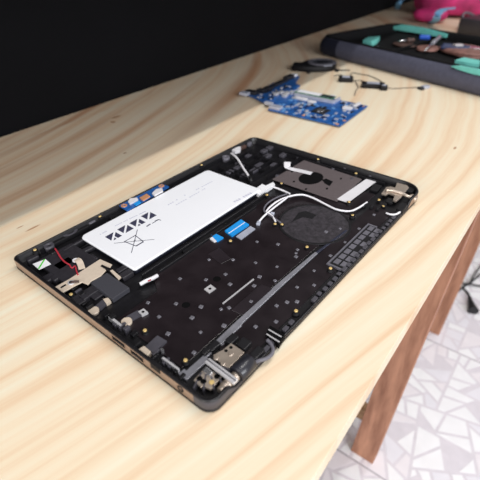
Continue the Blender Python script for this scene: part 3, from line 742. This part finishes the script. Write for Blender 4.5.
# ------------------------------------------------------------------ motherboard
mbx, mby = .706, .365
mo = empty('motherboard', (mbx, mby, ZT), 0, 'bare blue laptop motherboard with silver memory slot, lying behind the open chassis', 'circuit board')
def mp(pts): return [(p[0]-mbx, p[1]-mby) for p in pts]
BT = .0042
board = MB()
board.prism(mp([(.646, .292), (.764, .296), (.768, .366), (.779, .369), (.783, .455), (.806, .463), (.815, .480), (.866, .500), (.862, .520), (.812, .512), (.790, .520), (.740, .512), (.712, .534), (.697, .530), (.690, .500), (.679, .476), (.667, .442), (.646, .434)]), BT-.0016, BT)
board.build('board', 'pcb', mo)
for x, y in ((.66, .31), (.75, .31), (.66, .42), (.77, .44), (.71, .51), (.85, .508)): MB().cyl((x-mbx, y-mby, 0), .0022, BT-.0016, 10).build('standoff', 'brass', mo)
sl = MB(); sl.prism(mp([(.737, .436), (.737, .352), (.7445, .352), (.7445, .436)]), BT, BT+.0052); sl.build('memory_slot', 'component', mo, bevel=.0005)
sl = MB(); sl.box((.755-mbx, .400-mby, BT+.0050), (.020, .080, .0012)); sl.slot = 1; sl.box((.756-mbx, .412-mby, BT+.0060), (.013, .050, .0010)); sl.slot = 2
for k in range(3): sl.box((.755-mbx, .3695-mby+k*.009-.004, BT+.0062), (.011, .006, .0012))
sl.build('memory_module', ['module_green', 'white', 'chip'], mo)
box('slot_latch', 'component', mo, (.753-mbx, .3525-mby, BT+.003), (.026, .003, .006)); box('slot_latch', 'component', mo, (.753-mbx, .4435-mby, BT+.003), (.026, .003, .006))
part_ = lambda name, m, x, y, sx, sy, h, rz=0.: box(name, m, mo, (x-mbx, y-mby, BT+h/2), (sx, sy, h), rz, .0004)
part_('socket', 'offwhite', .7265, .412, .008, .022, .004)
part_('socket', 'offwhite', .723, .388, .010, .014, .003)
part_('white_connector', 'offwhite', .727, .318, .010, .016, .004); part_('white_connector', 'offwhite', .752, .312, .022, .006, .004); part_('white_connector', 'offwhite', .7755, .373, .006, .010, .003)
part_('port_shell', 'component', .656, .424, .014, .022, .0055); part_('port_shell', 'component', .668, .448, .008, .016, .005)
part_('port_shell', 'component', .690, .520, .012, .018, .0055); part_('port_shell', 'white', .858, .511, .014, .012, .004)
part_('black_port', 'chip', .703, .512, .014, .026, .006); part_('black_port', 'chip', .724, .503, .014, .016, .006); part_('black_port', 'chip', .745, .500, .018, .014, .006); part_('black_port', 'chip', .790, .503, .05, .010, .0050); part_('black_port', 'chip', .832, .507, .026, .012, .0075)
part_('processor', 'chip', .690, .352, .026, .026, .0016); part_('processor_die', 'chrome', .690, .352, .012, .012, .0024)
part_('round_coil', 'component', .682, .352, .004, .004, .002)
for k in range(5): part_('capacitor', 'silver', .722+.013*(k % 3), .447+.016*(k//3)+.004*(k % 2), .009, .008, .0055)
for (x, y, r) in ((.651, .300, .0035), (.672, .297, .0030), (.757, .302, .0030), (.655, .366, .003), (.665, .434, .003)):
    MB().ring((x-mbx, y-mby), r, r*.4, BT-.0001, BT+.0005, 14).build('copper_ring', 'copper', mo)
cm = MB(); rr = random.Random(3)
for k in range(150):
    x, y = rr.uniform(.650, .760), rr.uniform(.300, .432)
    if .733 < x < .77 and y > .345: continue
    if abs(x-.69) < .014 and abs(y-.352) < .014: continue
    cm.slot = rr.choice((0, 0, 0, 1, 2, 3, 4, 4)); cm.box((x-mbx, y-mby, BT+.0007), (rr.uniform(.002, .008), rr.uniform(.002, .007), rr.uniform(.0012, .003)))
for k in range(40):
    x, y = rr.uniform(.688, .79), rr.uniform(.455, .505); cm.slot = rr.choice((0, 1, 1, 3)); cm.box((x-mbx, y-mby, BT+.0007), (rr.uniform(.002, .006), rr.uniform(.002, .005), rr.uniform(.0012, .003)))
cs = cm.build('surface_components', ['component', 'chip', 'pcb_dark', 'silver', 'pcb_light'], mo)
cs['kind'] = 'stuff'

# ------------------------------------------------------------------ cooling fan
fc = Vector((.962, .505))
fan = empty('cooling_fan', (fc.x, fc.y, ZT), R(-52), 'black blower fan with grey rim, lying between motherboard and padded case', 'fan')
def fan_outline(k):
    out = []
    for i in range(25):
        a = R(-100+i*270/24); out.append(((.040-k)*math.cos(a), (.036-k)*math.sin(a)))
    out += [(-.058+k, .012-k), (-.066+k, -.020+k), (-.020, -.036+k)]
    return out
fb = MB()
fb.loft([[(p[0], p[1], z) for p in fan_outline(k)] for z, k in ((0, .001), (.001, 0), (.012, 0), (.0128, .0012))])
fb.build('housing', 'matte_black', fan)
MB().ring((.006, 0), .033, .024, .0125, .0155, 36, .92).build('intake_rim', 'vent', fan)
MB().cyl((.006, 0, .0126), .0235, .0012, 30).build('intake', 'hole', fan)
im = MB(); im.cyl((.006, 0, .0130), .010, .0022, 24)
for i in range(24):
    a = 2*math.pi*i/24; im.box((.006+.0165*math.cos(a), .0165*math.sin(a), .0145), (.011, .0012, .0014), a+.4)
im.build('impeller', 'chip', fan)
for q in ((-.060, .006), (.036, -.030), (-.030, -.040)): MB().ring(q, .0048, .0020, .0, .004, 14).build('mounting_ear', 'matte_black', fan)
box('label_plate', 'component', fan, (.014, -.029, .0130), (.020, .006, .0008), .2)
MB().tube([(.034, -.022, .004), (.048, -.030, .0022), (.056, -.026, .0016), (.066, -.030, .0016)], .0012).build('fan_cable', 'wire_black', fan)

# ------------------------------------------------------------------ small speakers on a wire
spk = empty('laptop_speakers', (.92, .36, ZT), 0, 'pair of small black speakers joined by thin wire, lying in front of padded case', 'speakers')
def sl_(p): return (p[0]-.92, p[1]-.36)
def spkr(px, rz, sx, sy):
    P = tab(*px, .006); c = sl_(P)
    m_ = MB(); m_.box((c[0], c[1], .0045), (sx, sy, .009), rz, .0018); m_.slot = 1
    m_.box((c[0], c[1], .0094), (sx*.55, sy*.55, .0012), rz, .0004)
    m_.build('speaker', ['matte_black', 'component'], spk)
spkr((346, 78.3), R(-62), .030, .022); spkr((373, 84.5), R(-66), .046, .020); spkr((384, 86.8), R(-66), .014, .014)
def w2(pts, m='wire_black', r=.0008): MB().tube([Vector((*sl_(tab(a, b, z)), z)) for a, b, z in pts], r).build('wire', m, spk)
w2([(334, 76, .0015), (341, 75, .003), (349, 79, .005), (354, 80.5, .002), (361, 80.5, .002), (367, 82.5, .005)])
w2([(355, 80.5, .0015), (358, 87, .0015), (356, 91, .0015), (354.5, 95.5, .0015)], 'brown_dark', .0007)
w2([(350, 77, .004), (352, 73, .0015), (360, 74, .0015), (370, 76, .0015), (379, 80, .0015), (383, 83, .002)], 'wire_black', .0008)
w2([(386, 88, .003), (394, 88.5, .0015), (404, 88, .0015), (414, 87.5, .0015), (423, 87, .003)], 'brown_dark', .0007)
P = tab(425.5, 86.6, .004); c = sl_(P); m_ = MB(); m_.box((c[0], c[1], .003), (.016, .010, .006), R(-30), .001); m_.build('plug', 'component', spk)
P = tab(421, 88, .003); c = sl_(P); MB().box((c[0], c[1], .0022), (.008, .012, .0044), R(-30), .0008).build('plug_latch', 'chip', spk)

# ------------------------------------------------------------------ padded case
ca = R(-108.1)        # long side runs towards the bench front, slightly nearer the camera
CP = Vector((1.083, .583)); CL, CW = .50, .300
case = empty('padded_case', (CP.x, CP.y, ZT), ca, 'open charcoal padded case with teal lining, full of loose tools', 'case')
# local: +x along the front wall (away from the corner), +y to the back
HC = .044
def c_out(k, r0=.035): return [(CL/2+p[0], CW/2+p[1]) for p in rounded(CL/2-k, CW/2-k, max(r0-k, .006), 6)]
sh = MB()
prof = [(0, .010), (.003, .004), (.012, -.002), (.024, -.003), (.035, .001), (.042, .007), (HC, .013), (.041, .017), (.036, .018), (.014, .020), (.010, .026)]
rings = [[(p[0], p[1], z) for p in c_out(k)] for z, k in prof]
sh.loft(rings)
# the corner by the motherboard is navy, the long front wall charcoal
sh.build('shell', 'nylon', case)
zp = MB(); zp.tube([(p[0], p[1], HC-.001) for p in c_out(.011)]+[(c_out(.011)[0][0], c_out(.011)[0][1], HC-.001)], .0020, 6, False); zp.build('zipper', 'nylon_black', case)
MB().loft([[(p[0], p[1], z) for p in c_out(k)] for z, k in ((.0102, .0235), (.026, .0235))]).build('inner_floor', 'nylon_black', case)
# dark upper collar of inner walls
co = MB()
for q, (z, k) in zip((0, 0), ((0, 0), (0, 0))): pass
co.loft([[(p[0], p[1], z) for p in c_out(k)] for z, k in ((.012, .0225), (.0345, .0205), (.0425, .0185), (.0462, .0140), (.0462, .0090), (.0432, .0078))], cap=False)
co.build('inner_collar', 'nylon_black', case)
cn = MB(); 
for z0, z1, k0, k1 in ((.004, .012, .0036, -.0024), (.012, .024, -.0024, -.0034), (.024, .036, -.0034, .0008), (.036, .0425, .0008, .007)):
    a = [p for p in c_out(k0) if p[0] < .075]; b = [p for p in c_out(k1) if p[0] < .075]
    a.sort(key=lambda p: math.atan2(p[1]-CW/2, p[0]-.12)); 
cnr = lambda k: [(.085, k)]+[(p[0], p[1]) for p in c_out(k) if p[0] < .05 and p[1] < .05]+[(k, .10)]
def corner_path(k):
    r0 = .035; r = max(r0-k, .006); pts = [(.075, k)]
    for i in range(9):
        a = R(270-90*i/8); pts.append((k+r+r*math.cos(a), k+r+r*math.sin(a)))
    return pts+[(k, .12), (k, CW-.06)]
cn.loft([[(x, y, z) for x, y in corner_path(k)] for z, k in ((.003, .0030), (.012, -.0030), (.024, -.0042), (.035, -.0002), (.0425, .0064))], cap=False, closed=False)
cn.build('corner_panel', 'navy', case)
# lining flaps
def cl(px, z):
    P = tab(*px, z); dx, dy = P.x-CP.x, P.y-CP.y; c, s = math.cos(ca), math.sin(ca); return (c*dx+s*dy, -s*dx+c*dy)
def flap(pts, z0, z1, nm='lining_flap', m='teal'): return MB().prism([cl(p, z1) for p in pts], z0, z1).build(nm, m, case, bevel=.0006)
flap([(363, 40), (368, 37), (380, 36), (377, 39.5), (372, 41.5)], .0262, .038)
bkf = MB(); bkf.loft([[(x, CW-d, z) for x, z in ((.022, .040), (.045, .0475), (.12, .0485), (.19, .043), (.19, .034), (.022, .032))] for d in (.0240, .0275)], smooth=False)
bkf.build('lining_flap', 'teal', case)
fr = MB(); fr.loft([[(x, d, z) for x, z in ((.385, .043), (.40, .0465), (.44, .0475), (.48, .046), (.48, .038), (.43, .038), (.40, .040))] for d in (-.0005, .0075)], smooth=False)
fr.build('lining_flap', 'teal', case)
flap([(455, 60), (464, 57.2), (480, 60), (480, 64), (466, 62)], .0262, .034)
# divider walls in the case
for (x, y, sx, sy) in ((.19, .13, .004, .20),): box('divider', 'nylon_black', case, (x, y, .0305), (sx, sy, .009), .08, .001)
# ----- loose things inside it
def inside(name, px, z, rz, label, cat, group=None):
    P = tab(*px, z); o_ = empty(name, (P.x, P.y, ZT+z-.0), rz, label, cat, group); return o_
def screwdriver(px, z, rz, grip, label, L=.10, shaft='chrome'):
    q0, q1 = tab(*px[0], z), tab(*px[1], z); L = (q1-q0).length; rz = math.atan2(q1.y-q0.y, q1.x-q0.x)
    o_ = inside('screwdriver', px[0], z, rz, label, 'screwdriver', None)
    m_ = MB(); n = 12
    m_.loft([[(x, q*math.cos(2*math.pi*i/n), .006+q*math.sin(2*math.pi*i/n)) for i in range(n)] for x, q in ((0, .003), (.003, .0055), (L*.2, .0045), (L*.45, .006), (L*.5, .004))])
    m_.build('handle', grip, o_); MB().tube([(L*.5, 0, .006), (L, 0, .006)], .0018, 8, False).build('shaft', shaft, o_)
    return o_
screwdriver(((439, 39.5), (424, 53.5)), .0350, 0, 'rail', 'slim silver screwdriver slanting across the middle of the open case', .11)
screwdriver(((414, 42.5), (399, 43.5)), .0342, 0, 'brown_dark', 'small grey screwdriver lying in the left of the open case', .07)
o_ = inside('pliers', (441, 49), .0342, R(-82), 'navy handled pliers lying on the large crumpled brown pouch in the case', 'pliers')
for s in (-1, 1): MB().tube([(0, s*.010, .006), (.035, s*.012, .006), (.06, s*.004, .006)], .0050).build('grip', 'tool_navy', o_)
MB().loft([[(x, -w, .002), (x, w, .002), (x, w, .010), (x, -w, .010)] for x, w in ((.058, .008), (.07, .010), (.09, .003))], smooth=False).build('jaws', 'chrome', o_)
def blob(name, px, z, s, m, label, cat, seed, rz=0., group=None):
    """soft crumpled pouch"""
    rr = random.Random(seed); P = tab(*px, z); m_ = MB(); n = 18; rings = []
    for j in range(1, 8):
        t = math.pi*j/8; rings.append([(s[0]*math.sin(t)**.35*math.cos(2*math.pi*i/n)*(1+.17*rr.uniform(-1, 1)), s[1]*math.sin(t)**.35*math.sin(2*math.pi*i/n)*(1+.17*rr.uniform(-1, 1)), s[2]*(1-math.cos(t))*(1+.06*rr.uniform(-1, 1))) for i in range(n)])
    m_.loft(rings); o_ = m_.build(name, m, None, (P.x, P.y, ZT+z), subsurf=1); o_.rotation_euler = (0, 0, rz); tag(o_, label, cat, group); return o_
blob('pouch', (468, 55.5), .0264, (.074, .044, .0085), 'brown', 'crumpled reddish brown pouch filling the right part of the open case', 'pouch', 5, ca)
blob('pouch', (427, 50.5), .0264, (.026, .030, .0045), 'brown', 'small brown pouch next to the silver screwdriver in the case', 'pouch', 8, ca)
blob('pouch', (404, 46.5), .0264, (.030, .024, .004), 'brown_dark', 'dark brown pouch under the grey screwdriver in the case', 'pouch', 9, ca)
tag(box('usb_stick', 'tool_blue', None, (tab(425, 36, .034).x, tab(425, 36, .034).y, ZT+.0312), (.026, .014, .010), R(-70), .002), 'bright blue stick lying near the back wall of the case', 'usb stick')
tag(box('metal_clip', 'silver', None, (tab(458, 46, .043).x, tab(458, 46, .043).y, ZT+.0445), (.020, .012, .005), R(-40), .001), 'silver metal clip lying on top of the crumpled brown pouch', 'clip')
for q, rz in (((385, 51), .3), ((389, 36), .9)): pass
P = tab(376, 46, .036); box_ = tag(box('screw_box', 'component', None, (P.x, P.y, ZT+.0303), (.010, .012, .008), R(20), .001), 'tiny grey block lying inside the case behind its near front wall', 'block')

# ------------------------------------------------------------------ power adapter
ad = empty('power_adapter', (1.60, .275, ZT), R(-14), 'black power adapter brick with cable, standing behind the padded case', 'adapter')
m_ = MB(); m_.box((0, 0, .022), (.15, .135, .044), 0, .010); m_.build('housing', 'adapter', ad)
m_ = MB(); m_.box((.03, .0, .0445), (.04, .03, .001), 0, .0004); m_.build('rating_label', 'component', ad)
MB().tube([(-.02, .068, .030), (-.01, .09, .034), (.02, .10, .045), (.07, .09, .03), (.10, .11, .006), (.16, .12, .004)], .0035).build('cord', 'wire_grey', ad)

# ------------------------------------------------------------------ pink bag
bag = empty('pink_bag', (1.95, .39, ZT), R(-74), 'bright pink fabric bag with pale blue straps, slumped at far end of bench', 'bag')
rr = random.Random(11); m_ = MB(); n = 28; rings = []
for j in range(11):
    t = j/10; z = .004+.20*t; k = 1.0+.05*math.sin(5*t)-.32*max(0, t-.55)**1.2
    rings.append([((.22*k)*math.copysign(abs(math.cos(2*math.pi*i/n))**.6, math.cos(2*math.pi*i/n))*(1+.035*rr.uniform(-1, 1)), (.13*k)*math.copysign(abs(math.sin(2*math.pi*i/n))**.6, math.sin(2*math.pi*i/n))*(1+.06*rr.uniform(-1, 1)), z+.008*rr.uniform(-1, 1)*(j > 0)) for i in range(n)])
m_.loft(rings); m_.build('body', 'pink', bag, subsurf=1)
def bagl(px, z):
    P = tab(*px, z); dx, dy = P.x-1.95, P.y-.39; c, s = math.cos(R(-74)), math.sin(R(-74)); return (c*dx+s*dy, -s*dx+c*dy, z)
def lobe(px, z, s, nm):
    c = bagl(px, z); m_ = MB(); n = 16; r_ = random.Random(len(nm)+int(px[0]))
    m_.loft([[(c[0]+s[0]*math.sin(t)**.6*math.cos(2*math.pi*i/n)*(1+.08*r_.uniform(-1, 1)), c[1]+s[1]*math.sin(t)**.6*math.sin(2*math.pi*i/n)*(1+.08*r_.uniform(-1, 1)), .002+s[2]*(1-math.cos(t))) for i in range(n)] for t in [math.pi*j/7 for j in range(1, 7)]])
    m_.build(nm, 'pink', bag, subsurf=1)
lobe((430, 16), .02, (.058, .045, .022), 'side_pocket'); lobe((466, 11), .02, (.055, .05, .03), 'side_pocket')
MB().ribbon([bagl((431, 23), .004), bagl((436, 20), .030), bagl((438, 14), .050), bagl((444, 9.5), .055), bagl((455, 8), .060)], .022, .003).build('strap', 'strap_blue', bag)
MB().ribbon([bagl((397.5, 9), .004), bagl((398.5, 4), .03), bagl((402, 0), .045), bagl((407, -4), .06)], .020, .003).build('strap', 'strap_blue', bag)

# ------------------------------------------------------------------ cable on the floor
c0 = tab(472, 308, -.70)
cb = empty('power_cable', (c0.x, c0.y, 0), 0, 'thin black cable with moulded plug lying on pale tiled floor', 'cable')
def fp(px, py, z=.004):
    P = tab(px, py, -ZT+z); return (P.x-c0.x, P.y-c0.y, z)
MB().tube([fp(450, 295), fp(457, 292), fp(463, 287), fp(470, 283), fp(476, 278), fp(484, 272), fp(500, 262)], .0032).build('cord', 'wire_black', cb)
MB().tube([fp(458, 282), fp(464, 283.5), fp(472, 284.5, .010), fp(480, 286), fp(496, 288)], .0030).build('cord', 'wire_black', cb)
MB().tube([fp(469.5, 284, .012), fp(474, 275), fp(480, 267), fp(490, 254)], .0026).build('cord', 'wire_black', cb)
MB().tube([fp(462, 287), fp(466, 291), fp(469, 295, .006), fp(470.5, 300, .008)], .0034).build('cord', 'wire_black', cb)
MB().tube([fp(469.5, 297, .010), fp(470.5, 301, .011), fp(472, 306, .012), fp(473.5, 311, .012)], lambda t: .005+.011*t**1.5, 12).build('plug', 'wire_black', cb)

# ------------------------------------------------------------------ unseen shelf above the bench, added to cast the shade along its back
SHZ, SHY = ZT+.36, .338
shelf = empty('shade_shelf', (.95, YB, SHZ), 0, 'unseen black shelf board added above the bench to shade its back', 'shelf')
box('board', 'wall', shelf, (.40, -(YB-SHY)/2+.003, .012), (3.3, YB-SHY+.004, .024))

# ------------------------------------------------------------------ light
w = bpy.data.worlds.new('room_light'); S.world = w; w.use_nodes = True
bg = w.node_tree.nodes['Background']; bg.inputs[0].default_value = (.97, .95, .98, 1); bg.inputs[1].default_value = .50
def area(name, loc, target, sx, sy, power, col=(1, 1, 1)):
    l = bpy.data.lights.new(name, 'AREA'); l.shape = 'RECTANGLE'; l.size = sx; l.size_y = sy; l.energy = power; l.color = col
    o_ = bpy.data.objects.new(name, l); COL.objects.link(o_); o_.location = loc
    d = Vector(target)-Vector(loc); o_.rotation_euler = d.to_track_quat('-Z', 'Y').to_euler() if abs(d.x)+abs(d.y) > .01 else (0, 0, 0); return o_
tube = area('ceiling_tube_light', (.75, -.16, ZT+1.75), (.75, -.16, ZT), 2.4, .04, 24, (1, .975, .94))
front_fill = area('front_fill_light', (-.7, -2.3, ZT+1.1), (.8, .1, ZT-.3), 2.2, 1.2, 80, (.93, .96, 1))  # unseen front fill, added to brighten the legs, floor and shaded strip

side = area('side_fill_light', (-2.4, .30, ZT+.85), (.6, .35, ZT-.1), 1.6, 1.0, 42, (1, .97, .95))  # added fill from the left, lifts the strip under the shelf and leg faces

# ------------------------------------------------------------------ camera
cd = bpy.data.cameras.new('camera'); cam = bpy.data.objects.new('camera', cd); COL.objects.link(cam)
cd.sensor_fit = 'HORIZONTAL'; cd.sensor_width = 36; cd.lens = 36*F_PX/480
cam.location = (0, 0, ZT+HCAM)
m3 = Matrix((CAM_R, CAM_U, -CAM_F)).transposed(); cam.matrix_world = Matrix.Translation((0, 0, ZT+HCAM)) @ m3.to_4x4()
cd.clip_start = .01
cd.dof.use_dof = True; cd.dof.focus_distance = .43; cd.dof.aperture_fstop = 7.5
S.camera = cam
S.view_settings.view_transform = 'Standard'; S.view_settings.look = 'None'; S.view_settings.exposure = 0; S.view_settings.gamma = 1
